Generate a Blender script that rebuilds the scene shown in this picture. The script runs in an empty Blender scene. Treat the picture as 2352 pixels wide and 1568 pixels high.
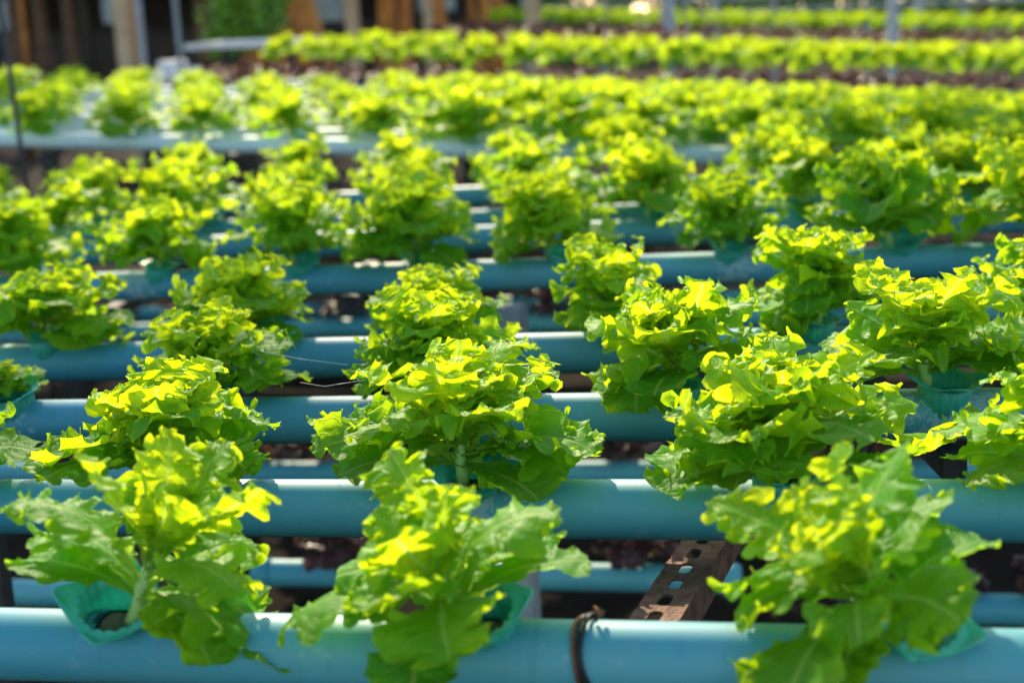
import bpy, bmesh, math, random
import numpy as np
from math import radians, sin, cos, pi, tan
from mathutils import Vector, Matrix, Euler

# ------------------------------------------------------------------ camera
SC = bpy.context.scene
COL = SC.collection
CAMZ = 1.45
PITCH, ROLL = radians(13.5), radians(2.6)
cam_d = bpy.data.cameras.new('camera'); cam = bpy.data.objects.new('camera', cam_d); COL.objects.link(cam)
SC.camera = cam
cam_d.sensor_width = 36; cam_d.lens = 50; cam_d.clip_start = .02; cam_d.clip_end = 500
cam_d.dof.use_dof = True; cam_d.dof.focus_distance = 1.47; cam_d.dof.aperture_fstop = 4.0
Fv = Vector((0, cos(PITCH), -sin(PITCH)))
r0 = Vector((1, 0, 0)); u0 = Vector((0, sin(PITCH), cos(PITCH)))
Rv = r0*cos(ROLL) - u0*sin(ROLL); Uv = u0*cos(ROLL) + r0*sin(ROLL)
m = Matrix((Rv, Uv, -Fv)).transposed().to_4x4(); m.translation = Vector((0, 0, CAMZ)); cam.matrix_world = m
FPX = 2352*50/36
def at(x, y, d):
    """scene position seen at photo position (x, y) (2352 wide) at distance d along the view axis"""
    return Vector((0, 0, CAMZ)) + (Fv + Rv*((x-1176)/FPX) + Uv*((784-y)/FPX))*d

# ------------------------------------------------------------------ light
SUN_EL, SUN_AZ = radians(33), radians(-9)      # azimuth from +Y, negative = left
w = bpy.data.worlds.new('World'); SC.world = w; w.use_nodes = True
nt = w.node_tree; sky = nt.nodes.new('ShaderNodeTexSky'); sky.sky_type = 'NISHITA'; sky.sun_disc = False
sky.sun_elevation = SUN_EL; sky.sun_rotation = SUN_AZ
nt.links.new(sky.outputs[0], nt.nodes['Background'].inputs[0]); nt.nodes['Background'].inputs[1].default_value = .15
sd = bpy.data.lights.new('sun', 'SUN'); sun = bpy.data.objects.new('sun', sd); COL.objects.link(sun)
sd.energy = 4.0; sd.angle = radians(.6); sd.color = (1, .84, .58)
sdir = Vector((sin(SUN_AZ)*cos(SUN_EL), cos(SUN_AZ)*cos(SUN_EL), sin(SUN_EL)))
sun.rotation_euler = sdir.to_track_quat('Z', 'Y').to_euler(); sun.location = sdir*30
SC.view_settings.view_transform = 'Standard'; SC.view_settings.look = 'None'
SC.view_settings.exposure = 1.15; SC.view_settings.gamma = 1
SC.cycles.max_bounces = 8; SC.cycles.transparent_max_bounces = 6
SC.cycles.sample_clamp_indirect = 4

# ------------------------------------------------------------------ helpers
def obj(name, me, mat=None, parent=None, loc=None, rot=None):
    o = bpy.data.objects.new(name, me); COL.objects.link(o)
    if mat is not None and me is not None and not me.materials: me.materials.append(mat)
    if parent: o.parent = parent
    if loc is not None: o.location = loc
    if rot is not None: o.rotation_euler = rot
    return o
def tag(o, label=None, cat=None, group=None, kind=None):
    if label: o['label'] = label
    if cat: o['category'] = cat
    if group: o['group'] = group
    if kind: o['kind'] = kind
    return o
def np_mesh(name, V, Q, uv=None, smooth=True, attrs=None):
    me = bpy.data.meshes.new(name)
    me.from_pydata(V.tolist() if hasattr(V, 'tolist') else V, [], Q.tolist() if hasattr(Q, 'tolist') else Q)
    if uv is not None:
        l = me.uv_layers.new(name='UVMap'); idx = np.empty(len(me.loops), int); me.loops.foreach_get('vertex_index', idx)
        l.data.foreach_set('uv', np.asarray(uv)[idx].ravel())
    if attrs:
        for k, a in attrs.items():
            at_ = me.attributes.new(k, 'FLOAT', 'POINT'); at_.data.foreach_set('value', np.asarray(a, dtype=np.float32))
    if smooth: me.polygons.foreach_set('use_smooth', [True]*len(me.polygons))
    me.update(); return me
class MB:
    """collects shapes into one mesh"""
    def __init__(s): s.bm = bmesh.new()
    def box(s, c, size, rot=None, bev=0):
        M = Matrix.Translation(Vector(c)) @ (rot.to_4x4() if rot is not None else Matrix()) @ Matrix.Diagonal((*size, 1))
        r = bmesh.ops.create_cube(s.bm, size=1, matrix=M)
        if bev: bmesh.ops.bevel(s.bm, geom=list({e for v in r['verts'] for e in v.link_edges}), offset=bev, segments=2, affect='EDGES')
        return s
    def tube(s, pts, rad, seg=10, caps=True):
        pts = [Vector(p) for p in pts]; n = len(pts)
        rad = rad if hasattr(rad, '__len__') else [rad]*n
        rings = []; px = None
        for i, p in enumerate(pts):
            t = (pts[min(i+1, n-1)] - pts[max(i-1, 0)]).normalized()
            if px is None: px = t.orthogonal().normalized()
            px = (px - t*px.dot(t)).normalized(); py = t.cross(px)
            rings.append([s.bm.verts.new(p + (px*cos(a) + py*sin(a))*rad[i]) for a in [2*pi*k/seg for k in range(seg)]])
        for a, b in zip(rings, rings[1:]):
            for k in range(seg):
                f = s.bm.faces.new((a[k], a[(k+1) % seg], b[(k+1) % seg], b[k])); f.smooth = True
        if caps: s.bm.faces.new(rings[0][::-1]); s.bm.faces.new(rings[-1])
        return s
    def mesh(s, name):
        me = bpy.data.meshes.new(name); s.bm.normal_update(); s.bm.to_mesh(me); s.bm.free(); return me
    def build(s, name, mat, parent=None): return obj(name, s.mesh(name), mat, parent)

# ------------------------------------------------------------------ materials
def mat(name):
    M = bpy.data.materials.new(name); M.use_nodes = True; return M, M.node_tree, M.node_tree.nodes['Principled BSDF']
def N(nt, t, **kw):
    n = nt.nodes.new(t)
    for k, v in kw.items(): setattr(n, k, v)
    return n
def math_(nt, op, a, b=None, c=None, clamp=False):
    n = N(nt, 'ShaderNodeMath', operation=op, use_clamp=clamp)
    for i, v in enumerate((a, b, c)):
        if v is None: continue
        if hasattr(v, 'is_linked'): nt.links.new(v, n.inputs[i])
        else: n.inputs[i].default_value = v
    return n.outputs[0]
def mixc(nt, f, a, b):
    n = N(nt, 'ShaderNodeMix', data_type='RGBA')
    for i, v in ((0, f), (6, a), (7, b)):
        if hasattr(v, 'is_linked'): nt.links.new(v, n.inputs[i])
        elif i == 0: n.inputs[0].default_value = v
        else: n.inputs[i].default_value = (*v, 1)
    return n.outputs[2]
def noise(nt, scale, detail=3, vec=None, rough=.5):
    n = N(nt, 'ShaderNodeTexNoise'); n.inputs['Scale'].default_value = scale; n.inputs['Detail'].default_value = detail
    n.inputs['Roughness'].default_value = rough
    if vec is None: vec = N(nt, 'ShaderNodeTexCoord').outputs['Object']
    nt.links.new(vec, n.inputs['Vector']); return n.outputs['Fac']
def ramp(nt, f, lo, hi):
    n = N(nt, 'ShaderNodeMapRange'); n.inputs[1].default_value = lo; n.inputs[2].default_value = hi
    nt.links.new(f, n.inputs[0]); return n.outputs[0]
def simple(name, c1, c2, scale=8, rough=.7, bump=.0, metal=0, spec=.5, detail=5):
    M, nt, b = mat(name); f = ramp(nt, noise(nt, scale, detail), .3, .7)
    nt.links.new(mixc(nt, f, c1, c2), b.inputs['Base Color']); b.inputs['Roughness'].default_value = rough
    b.inputs['Metallic'].default_value = metal; b.inputs['Specular IOR Level'].default_value = spec
    if bump:
        bn = N(nt, 'ShaderNodeBump'); bn.inputs['Strength'].default_value = bump; bn.inputs['Distance'].default_value = .01
        nt.links.new(noise(nt, scale*3, 4), bn.inputs['Height']); nt.links.new(bn.outputs[0], b.inputs['Normal'])
    return M
def leaf_mat(name, dark, light, vein, trans_dark, trans_light, tfac=.5, rough=.38):
    M, nt, b = mat(name)
    uv = N(nt, 'ShaderNodeUVMap').outputs[0]; sep = N(nt, 'ShaderNodeSeparateXYZ'); nt.links.new(uv, sep.inputs[0])
    v, u = sep.outputs[0], sep.outputs[1]                       # v: -1..1 across, u: 0..1 along
    av = math_(nt, 'ABSOLUTE', v)
    nz = noise(nt, 9, 3, N(nt, 'ShaderNodeTexCoord').outputs['Object'])
    nz2 = noise(nt, 45, 4)
    # midrib and side veins
    mid = math_(nt, 'SUBTRACT', 1, ramp(nt, av, .02, .085), clamp=True)
    pet = math_(nt, 'SUBTRACT', 1, ramp(nt, u, .10, .34), clamp=True)
    ph = math_(nt, 'ADD', math_(nt, 'MULTIPLY', u, 8.0), math_(nt, 'MULTIPLY', av, -1.5))
    ph = math_(nt, 'ADD', ph, math_(nt, 'MULTIPLY', nz2, .55))
    fr = math_(nt, 'ABSOLUTE', math_(nt, 'SUBTRACT', math_(nt, 'FRACT', ph), .5))
    side = math_(nt, 'SUBTRACT', 1, ramp(nt, fr, .0, .07), clamp=True)
    ph2 = math_(nt, 'ADD', math_(nt, 'MULTIPLY', u, 23.0), math_(nt, 'MULTIPLY', av, 5.5))
    ph2 = math_(nt, 'ADD', ph2, math_(nt, 'MULTIPLY', nz2, 2.6))
    fr2 = math_(nt, 'ABSOLUTE', math_(nt, 'SUBTRACT', math_(nt, 'FRACT', ph2), .5))
    side2 = math_(nt, 'MULTIPLY', math_(nt, 'SUBTRACT', 1, ramp(nt, fr2, .0, .09), clamp=True), .35)
    vm = math_(nt, 'MAXIMUM', mid, math_(nt, 'MULTIPLY', math_(nt, 'MAXIMUM', side, side2), .6))
    vm = math_(nt, 'MAXIMUM', vm, math_(nt, 'MULTIPLY', pet, .8))
    tone = N(nt, 'ShaderNodeAttribute', attribute_name='tone').outputs['Fac']
    t = math_(nt, 'ADD', tone, math_(nt, 'MULTIPLY', math_(nt, 'SUBTRACT', nz, .5), .7), clamp=True)
    oi = N(nt, 'ShaderNodeObjectInfo').outputs['Random']
    t = math_(nt, 'ADD', t, math_(nt, 'MULTIPLY', math_(nt, 'SUBTRACT', oi, .5), .22), clamp=True)
    c = mixc(nt, t, dark, light); c = mixc(nt, math_(nt, 'MULTIPLY', vm, .6), c, vein)
    ct = mixc(nt, t, trans_dark, trans_light); ct = mixc(nt, math_(nt, 'MULTIPLY', vm, .75), ct, tuple(min(1, x*1.1+.1) for x in vein))
    nt.links.new(c, b.inputs['Base Color']); b.inputs['Roughness'].default_value = rough
    b.inputs['Specular IOR Level'].default_value = .24
    bn = N(nt, 'ShaderNodeBump'); bn.inputs['Strength'].default_value = .7; bn.inputs['Distance'].default_value = .0016
    h = math_(nt, 'SUBTRACT', noise(nt, 95, 3), math_(nt, 'MULTIPLY', vm, .8)); nt.links.new(h, bn.inputs['Height'])
    nt.links.new(bn.outputs[0], b.inputs['Normal'])
    tr = N(nt, 'ShaderNodeBsdfTranslucent'); nt.links.new(ct, tr.inputs[0]); nt.links.new(bn.outputs[0], tr.inputs['Normal'])
    mx = N(nt, 'ShaderNodeMixShader'); mx.inputs[0].default_value = tfac
    nt.links.new(b.outputs[0], mx.inputs[1]); nt.links.new(tr.outputs[0], mx.inputs[2])
    nt.links.new(mx.outputs[0], nt.nodes['Material Output'].inputs[0]); return M
LEAF = leaf_mat('lettuce_leaf', (.045, .28, .006), (.21, .50, .008), (.46, .64, .08), (.31, .66, .005), (.80, .86, .006), .56, .5)
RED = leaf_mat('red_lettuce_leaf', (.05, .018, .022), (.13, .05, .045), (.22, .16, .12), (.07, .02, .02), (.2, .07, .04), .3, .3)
STEM = simple('stem_green', (.30, .48, .10), (.40, .58, .18), 30, .45)

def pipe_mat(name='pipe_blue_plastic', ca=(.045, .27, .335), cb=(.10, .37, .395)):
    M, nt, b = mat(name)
    tc = N(nt, 'ShaderNodeTexCoord').outputs['Object']
    mp = N(nt, 'ShaderNodeMapping'); mp.inputs['Scale'].default_value = (1, 8, 8); nt.links.new(tc, mp.inputs[0])
    hue = ramp(nt, noise(nt, 2.2, 2, mp.outputs[0]), .35, .65)
    c = mixc(nt, hue, ca, cb)
    dirt = math_(nt, 'MULTIPLY', ramp(nt, noise(nt, 7, 8, mp.outputs[0], .7), .50, .72), .45)
    c = mixc(nt, dirt, c, (.13, .30, .29))
    mp2 = N(nt, 'ShaderNodeMapping'); mp2.inputs['Scale'].default_value = (6, 120, 120); nt.links.new(tc, mp2.inputs[0])
    sc = math_(nt, 'MULTIPLY', ramp(nt, noise(nt, 3, 6, mp2.outputs[0], .7), .62, .8), .22)
    c = mixc(nt, sc, c, (.30, .50, .52))
    mp3 = N(nt, 'ShaderNodeMapping'); mp3.inputs['Scale'].default_value = (45, 5, 5); nt.links.new(tc, mp3.inputs[0])
    c = mixc(nt, math_(nt, 'MULTIPLY', ramp(nt, noise(nt, 1.5, 5, mp3.outputs[0], .7), .54, .74), .28), c, (.04, .17, .17))
    c = mixc(nt, math_(nt, 'MULTIPLY', ramp(nt, noise(nt, 30, 6, tc, .75), .60, .68), .35), c, (.32, .46, .45))
    st = N(nt, 'ShaderNodeAttribute', attribute_name='stain').outputs['Fac']
    sm = math_(nt, 'ADD', st, math_(nt, 'MULTIPLY', math_(nt, 'SUBTRACT', noise(nt, 85, 5, None, .65), .5), 2.6))
    sm = ramp(nt, sm, .62, .70); sm = math_(nt, 'MULTIPLY', sm, math_(nt, 'GREATER_THAN', st, .08))
    c = mixc(nt, math_(nt, 'MULTIPLY', sm, .7), c, (.38, .50, .47))
    speck = ramp(nt, noise(nt, 160, 2), .76, .80)
    c = mixc(nt, math_(nt, 'MULTIPLY', speck, .5), c, (.05, .10, .08))
    nt.links.new(c, b.inputs['Base Color'])
    nt.links.new(math_(nt, 'ADD', .52, math_(nt, 'MULTIPLY', sm, .3)), b.inputs['Roughness'])
    b.inputs['Specular IOR Level'].default_value = .4
    bn = N(nt, 'ShaderNodeBump'); bn.inputs['Strength'].default_value = .15; bn.inputs['Distance'].default_value = .002
    nt.links.new(noise(nt, 25, 5), bn.inputs['Height']); nt.links.new(bn.outputs[0], b.inputs['Normal'])
    return M
PIPE = pipe_mat(); PIPE_SHEEN = pipe_mat('pipe_blue_plastic_sheen', (.60, .70, .68), (.70, .78, .75))  # second one: blue pipes with the sheen of sunlit haze painted into the colour
def cup_mat():
    M, nt, b = mat('teal_plastic'); c = mixc(nt, ramp(nt, noise(nt, 40, 4), .35, .7), (.05, .50, .38), (.12, .66, .52))
    nt.links.new(c, b.inputs['Base Color']); b.inputs['Roughness'].default_value = .4
    tr = N(nt, 'ShaderNodeBsdfTranslucent'); tr.inputs[0].default_value = (.02, .6, .4, 1)
    mx = N(nt, 'ShaderNodeMixShader'); mx.inputs[0].default_value = .3
    nt.links.new(b.outputs[0], mx.inputs[1]); nt.links.new(tr.outputs[0], mx.inputs[2])
    nt.links.new(mx.outputs[0], nt.nodes['Material Output'].inputs[0]); return M
CUP = cup_mat()
SPONGE = simple('sponge', (.12, .10, .05), (.25, .22, .12), 80, .95, .4)
RUST = simple('rusty_steel', (.10, .045, .03), (.24, .13, .09), 60, .75, .4, .1, .3)
DARKMETAL = simple('dark_steel', (.02, .022, .025), (.05, .045, .04), 20, .6, .1, .3)
CONC = simple('concrete', (.20, .22, .22), (.32, .33, .31), 14, .9, .4)
POST_GLOW = simple('pale_post_glow_tint', (.42, .27, .14), (.68, .46, .26), 5, .8, .2)  # pale posts, warm light of the flare mixed into their colour
BARK = simple('bark_glow_tint', (.24, .075, .012), (.66, .25, .045), 4, .9, .8)  # brown bark with the orange glow of the flare put into its colour
SOIL = simple('soil_ground', (.004, .003, .0025), (.020, .014, .010), 5, 1.0, .8, 0, .06)
BLACK = simple('black_rubber', (.008, .008, .008), (.02, .016, .014), 30, .5)
COPPER = simple('rusty_wire', (.16, .05, .02), (.30, .13, .06), 60, .5, .1, .5)
INK = simple('dark_ink', (.006, .02, .05), (.01, .04, .08), 300, .5)
WOOD = simple('dark_planks', (.018, .013, .008), (.055, .036, .02), 3, .85, .4)
SLAB = simple('pale_board', (.66, .60, .52), (.82, .76, .68), 3, .7)
GAP_LIGHT = simple('gap_light_paint', (.30, .36, .34), (.46, .50, .46), 3, .8)  # painted stand-in for daylight showing through the shed's gaps
BLOCKM = simple('brown_block', (.07, .045, .03), (.14, .09, .06), 12, 1, .5, 0, .1)
BUSH = simple('bush_leaf', (.07, .20, .01), (.24, .42, .02), 3, .6)
FOAM = simple('styrofoam_gray', (.35, .35, .36), (.5, .5, .5), 8, .8)

# ------------------------------------------------------------------ setting
def ground():
    bm = bmesh.new(); bmesh.ops.create_grid(bm, x_segments=160, y_segments=160, size=60)
    R = random.Random(3)
    for v in bm.verts:
        v.co.z = R.uniform(-.012, .012)
    me = bpy.data.meshes.new('ground'); bm.to_mesh(me); bm.free()
    for p in me.polygons: p.use_smooth = True
    o = obj('ground', me, SOIL); o.location = (0, 45, 0); tag(o, kind='structure')
ground()

# bench one runs along U1 (to the right and nearer), N1 points away
U1 = (Rv*4.719 + Uv*.0974 - Fv).normalized()
U1h = Vector((U1.x, U1.y, 0)).normalized(); N1 = Vector((-U1h.y, U1h.x, 0))
PR = .03

def pipe_mesh(L, r=PR, stains=(), seg=40, step=.02, name='pipe', holes=()):
    n = max(2, int(L/step)+1); xs = np.linspace(-L/2, L/2, n); a = np.linspace(0, 2*pi, seg, endpoint=False)
    X, A = np.meshgrid(xs, a, indexing='ij')
    V = np.stack([X, r*np.cos(A), r*np.sin(A)], -1).reshape(-1, 3)
    i, j = np.meshgrid(np.arange(n-1), np.arange(seg), indexing='ij'); j2 = (j+1) % seg
    Q = np.stack([i*seg+j, i*seg+j2, (i+1)*seg+j2, (i+1)*seg+j], -1).reshape(-1, 4)
    if holes:
        ctr = V[Q].mean(1); keep = np.ones(len(Q), bool)
        for hx in holes: keep &= ~((ctr[:, 2] > 0) & (np.hypot(ctr[:, 0]-hx, ctr[:, 1]+.006) < .0175))
        Q = Q[keep]
    st = np.zeros(len(V))
    for (sx, sw, amp) in stains: st = np.maximum(st, amp*np.exp(-((V[:, 0]-sx)/sw)**2))
    return np_mesh(name, V, Q, attrs={'stain': st})
def make_pipe(c, d, L, label, group, stains=(), r=PR, seg=40, step=.02, cat='pipe', M=None, holes=()):
    PM = M or PIPE; o = obj('growing_pipe', pipe_mesh(L, r, stains, seg, step, 'pipe', holes), PM); d = d.normalized()
    y = Vector((0, 0, 1)).cross(d).normalized(); z = d.cross(y)
    Mx = Matrix((d, y, z)).transposed().to_4x4(); Mx.translation = c; o.matrix_world = Mx
    tag(o, label, cat, group)
    for s in (-1, 1):
        b = MB(); b.tube([(s*(L/2-.03), 0, 0), (s*(L/2+.004), 0, 0), (s*(L/2+.012), 0, 0)], [r*1.12, r*1.12, r*.9], 24)
        b.build('end_cap', PM, o)
    return o

# ------------------------------------------------------------------ lettuce
GA = 2.39996
def leaf(R, L, W, th0, th1, az, base_z, frill, lobes, depth, nu, nv, cup, tone, roll=0., twist=0.):
    u = np.linspace(0, 1, nu)**.95; v = np.linspace(-1, 1, nv); v = np.sign(v)*np.abs(v)**.8
    th = th0 + (th1-th0)*u**1.35 + .12*np.sin(5*u+R.uniform(0, 6))
    du = np.gradient(u)*L
    r = np.cumsum(np.sin(th)*du); z = np.cumsum(np.cos(th)*du); r -= r[0]; z -= z[0]
    Uu, Vv = np.meshgrid(u, v, indexing='ij'); a = np.abs(Vv); side = np.sign(Vv)
    env = np.clip((u-.05)/.5, 0, 1)**1.2
    tipf = np.sqrt(np.clip(1-((np.clip(u, .58, 1)-.58)/.425)**2.4, 0.01, 1))
    base = W*(env*tipf)*(1+.15*np.sin(4*u+R.uniform(0, 6))) + .003 + .003*(1-u)
    lo = np.zeros_like(Uu); rnd_ = np.zeros_like(Uu)
    for s in (-1, 1):
        n = lobes*(1+.25*R.uniform(-1, 1)); p = R.uniform(0, 1)
        ph = 2*pi*(n*Uu**1.15+p+.10*np.sin(5*Uu+p*9)); f = (.5+.5*np.cos(ph))**3.2
        lo = np.where(Vv*s >= 0, f, lo); rnd_ = np.where(Vv*s >= 0, -1.15*L/(2*pi*n*1.1)*np.sin(ph), rnd_)     # opens the lobes into rounded fans with narrow notches
    wv = base[:, None]*(1-depth*lo*np.clip(Uu*3, 0, 1)*(1-.25*Uu))
    k3 = R.uniform(26, 34); wv = wv*(1+(.022*np.sin(k3*Uu*pi+side*2)+.012*np.sin(k3*1.6*Uu*pi+1)))
    slant = .22 + .2*np.sin(9*Uu+side)
    lat = Vv*wv; fwd = a*wv*slant*(1-.85*Uu)
    # frills: the margin is longer than the leaf, so it folds up and down in rounded curls
    p = [R.uniform(0, 2*pi) for _ in range(10)]
    k1 = R.uniform(3.4, 4.4)*(1+.25*frill)*(L/.12)**.5; k2 = k1*R.uniform(2.1, 2.5)
    ed = a**1.5; ed2 = a**3.
    amp = np.minimum(wv, W*.8)*frill
    wob = Uu + .04*np.sin(9*Uu+p[6]) + .015*np.sin(23*Uu+p[8])
    sk = .35*(1-a)                                    # the folds fan out towards the margin
    w1 = 2*pi*k1*(wob-sk*.1)+side*p[0]+p[1]; w2 = 2*pi*k2*(wob-sk*.12)+side*p[2]+p[3]; w3 = 2*pi*k2*2.1*wob+side*p[4]+p[5]
    k4 = .75+.5*np.sin(5*Uu+p[9]+side)
    rz = amp*(.33*ed*np.sin(w1) + .29*k4*a**2.4*np.sin(w2) + .12*a**4*np.sin(w3) + .14*a*np.sin(2*pi*1.1*Uu+p[7]))
    rd = amp*(.12*ed*np.sin(2*w1+p[4]) + .17*a**2.4*k4*np.cos(w2+.4) + .07*a**4*np.cos(w3))
    curl = frill*np.clip((a-.5)/.5, 0, 1)**2*np.sin(w1*.5+p[9])
    lat = lat - side*amp*.30*np.abs(curl)
    nrm = cup*a**2*wv + rz + curl*wv*.30 + .0016*np.sin(31*Uu+7*Vv+p[2])*np.sin(13*Vv+p[5])*np.clip(a*4, 0, 1) + .16*a*wv*np.cos(2*pi*(1.5*Uu+p[0]))
    rollv = roll*a*a*wv
    dth = th[:, None]
    dr, dz = np.sin(dth), np.cos(dth)
    nr, nz_ = -np.cos(dth), np.sin(dth)
    al = fwd + rd + rnd_*a**1.6*np.clip((.97-Uu)*6, 0, 1)*np.clip(Uu*4-.8, 0, 1)
    tw = twist*Uu; lat2 = lat*np.cos(tw) - nrm*np.sin(tw); nrm2 = lat*np.sin(tw) + nrm*np.cos(tw)
    rr = r[:, None] + dr*al + nr*nrm2 + .003; zz = z[:, None] + dz*al + nz_*nrm2 - rollv + base_z
    ll = lat2 + .10*L*np.sin(2.2*Uu+p[3])*Uu*.6
    ca, sa = cos(az), sin(az)
    V = np.stack([rr*ca - ll*sa, rr*sa + ll*ca, zz], -1).reshape(-1, 3)
    i, j = np.meshgrid(np.arange(nu-1), np.arange(nv-1), indexing='ij')
    Q = np.stack([i*nv+j, (i+1)*nv+j, (i+1)*nv+j+1, i*nv+j+1], -1).reshape(-1, 4)
    uv = np.stack([Vv, Uu], -1).reshape(-1, 2)
    tn = np.clip(tone + .28*(a-.4) + .15*(Uu-.5), 0, 1).reshape(-1)
    return V, Q, uv, tn
def join(parts):
    Vs, Qs, Us, Ts = [], [], [], []; o = 0
    for V, Q, uv, t in parts: Vs.append(V); Qs.append(Q+o); Us.append(uv); Ts.append(t); o += len(V)
    return np.concatenate(Vs), np.concatenate(Qs), np.concatenate(Us), np.concatenate(Ts)
def lettuce_meshes(seed, size=1., nin=14, nout=12, low=3, hi=True, loose=0., droop=1., tall=1., one=False):
    """returns (inner, outer, stem) mesh data of one head"""
    R = random.Random(seed); ins, outs = [], []
    nu, nv = (120, 23) if hi else (34, 11)
    for k in range(low):
        t = tall*R.uniform(.9, 1.1)
        outs.append(leaf(R, .105*size*R.uniform(.9, 1.15), .040*size*R.uniform(.9, 1.2), R.uniform(1.0, 1.35), R.uniform(1.9, 2.6)*droop, [.1, 3.1, -.75, 1.5][k%4]+R.uniform(-.35, .35),
                         .022, .30, 2.2, .34, nu, nv, R.uniform(.1, .35), R.uniform(.02, .22)))
    for k in range(nout):
        f = k/max(1, nout-1); az_ = k*GA+R.uniform(-.3, .3); off_ = (az_+pi/2+pi) % (2*pi) - pi
        if f < .65 and abs(off_) < .6: az_ += .75 if off_ > 0 else -.75      # an open side, where the stem and cup show
        outs.append(leaf(R, size*(.138-.016*f)*R.uniform(.72, 1.25), size*(.045-.005*f)*R.uniform(.8, 1.15), R.uniform(.6, 1.0)-.45*f, (R.uniform(2.1, 3.0)-1.0*f)*droop, az_,
                         .020+.028*f*tall, .75+.25*f-.2*loose, 4.0, .60-.06*loose, nu, nv, R.uniform(-.15, .35), R.uniform(.22, .6), R.uniform(0, .3), R.uniform(-.5, .5)))
    for k in range(nin):
        f = k/max(1, nin-1)
        ins.append(leaf(R, size*tall*(.130-.045*f)*R.uniform(.75, 1.2), size*(.037-.013*f)*R.uniform(.85, 1.15), R.uniform(.2, .45)*(1-.7*f), (R.uniform(.6, 1.2))*(1-.55*f), k*GA+1+R.uniform(-.3, .3),
                        .044*tall+.014*f, 1.15+.35*f-.35*loose, 5.2, .62, nu, nv, R.uniform(.0, .4), R.uniform(.55, .95), 0, R.uniform(-.7, .7)))
    if one:
        V, Q, uv, t = join(outs+ins); return np_mesh('lettuce', V, Q, uv, attrs={'tone': t})
    a = join(ins); b = join(outs)
    s = MB(); s.tube([(0, 0, -.012), (.001, 0, .012), (-.001, .001, .034), (0, 0, .06*tall)], [.0075, .0065, .006, .004], 10)
    return (np_mesh('inner_leaves', a[0], a[1], a[2], attrs={'tone': a[3]}), np_mesh('outer_leaves', b[0], b[1], b[2], attrs={'tone': b[3]}), s.mesh('stem'))
for me_args in ():
    pass
HI = [lettuce_meshes(11), lettuce_meshes(23, nin=15, nout=13), lettuce_meshes(37, loose=1., nin=7, nout=8, tall=1.15), lettuce_meshes(41, nin=16, nout=12, tall=1.1),
      lettuce_meshes(59, loose=.6, nin=11, nout=10), lettuce_meshes(67, loose=1., nin=7, nout=7, tall=1.3, low=3), lettuce_meshes(73, nin=15, nout=11, tall=1.05), lettuce_meshes(83, nin=12, nout=12, tall=1.2, loose=.5), lettuce_meshes(97, loose=.9, nin=6, nout=7, tall=1.2)]
MID = [lettuce_meshes(s, hi=False, nin=12, nout=11, low=2) for s in (5, 6, 7, 8)]
LO = [lettuce_meshes(s, hi=False, nin=9, nout=7, low=1, one=True) for s in (15, 16, 17)]
REDM = [lettuce_meshes(s, hi=False, nin=7, nout=7, low=2, one=True, tall=.8) for s in (25, 26)]
def mset(t, M):
    for me in t:
        if not me.materials: me.materials.append(M)
for v_ in HI+MID: mset(v_[:2], LEAF); mset(v_[2:], STEM)
mset(LO, LEAF); mset(REDM, RED)
def ext(me):
    v = np.empty(len(me.vertices)*3); me.vertices.foreach_get('co', v); return v.reshape(-1, 3)
DIM = {}
for v_ in HI+MID:
    q = np.concatenate([ext(v_[0]), ext(v_[1])]); rr = np.hypot(q[:, 0], q[:, 1])
    DIM[id(v_)] = (2*np.percentile(rr, 97), np.percentile(q[:, 2], 99.7))
def place_lettuce(kit, loc, rz, sc, label, group, tilt=(0, 0)):
    root = obj('lettuce_plant', None, loc=loc, rot=(Euler((tilt[0], tilt[1], 0)).to_matrix() @ Euler((0, 0, rz)).to_matrix()).to_euler()); root.empty_display_size = .05
    wd, ht = sc if hasattr(sc, '__len__') else (.222*sc, .142*sc)     # crown width and height in metres
    k0 = wd/DIM[id(kit)][0]; root.scale = (k0, k0, ht/DIM[id(kit)][1])
    tag(root, label, 'lettuce', group)
    obj('inner_leaves', kit[0], parent=root); obj('outer_leaves', kit[1], parent=root); obj('stem', kit[2], parent=root)
    return root

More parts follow.
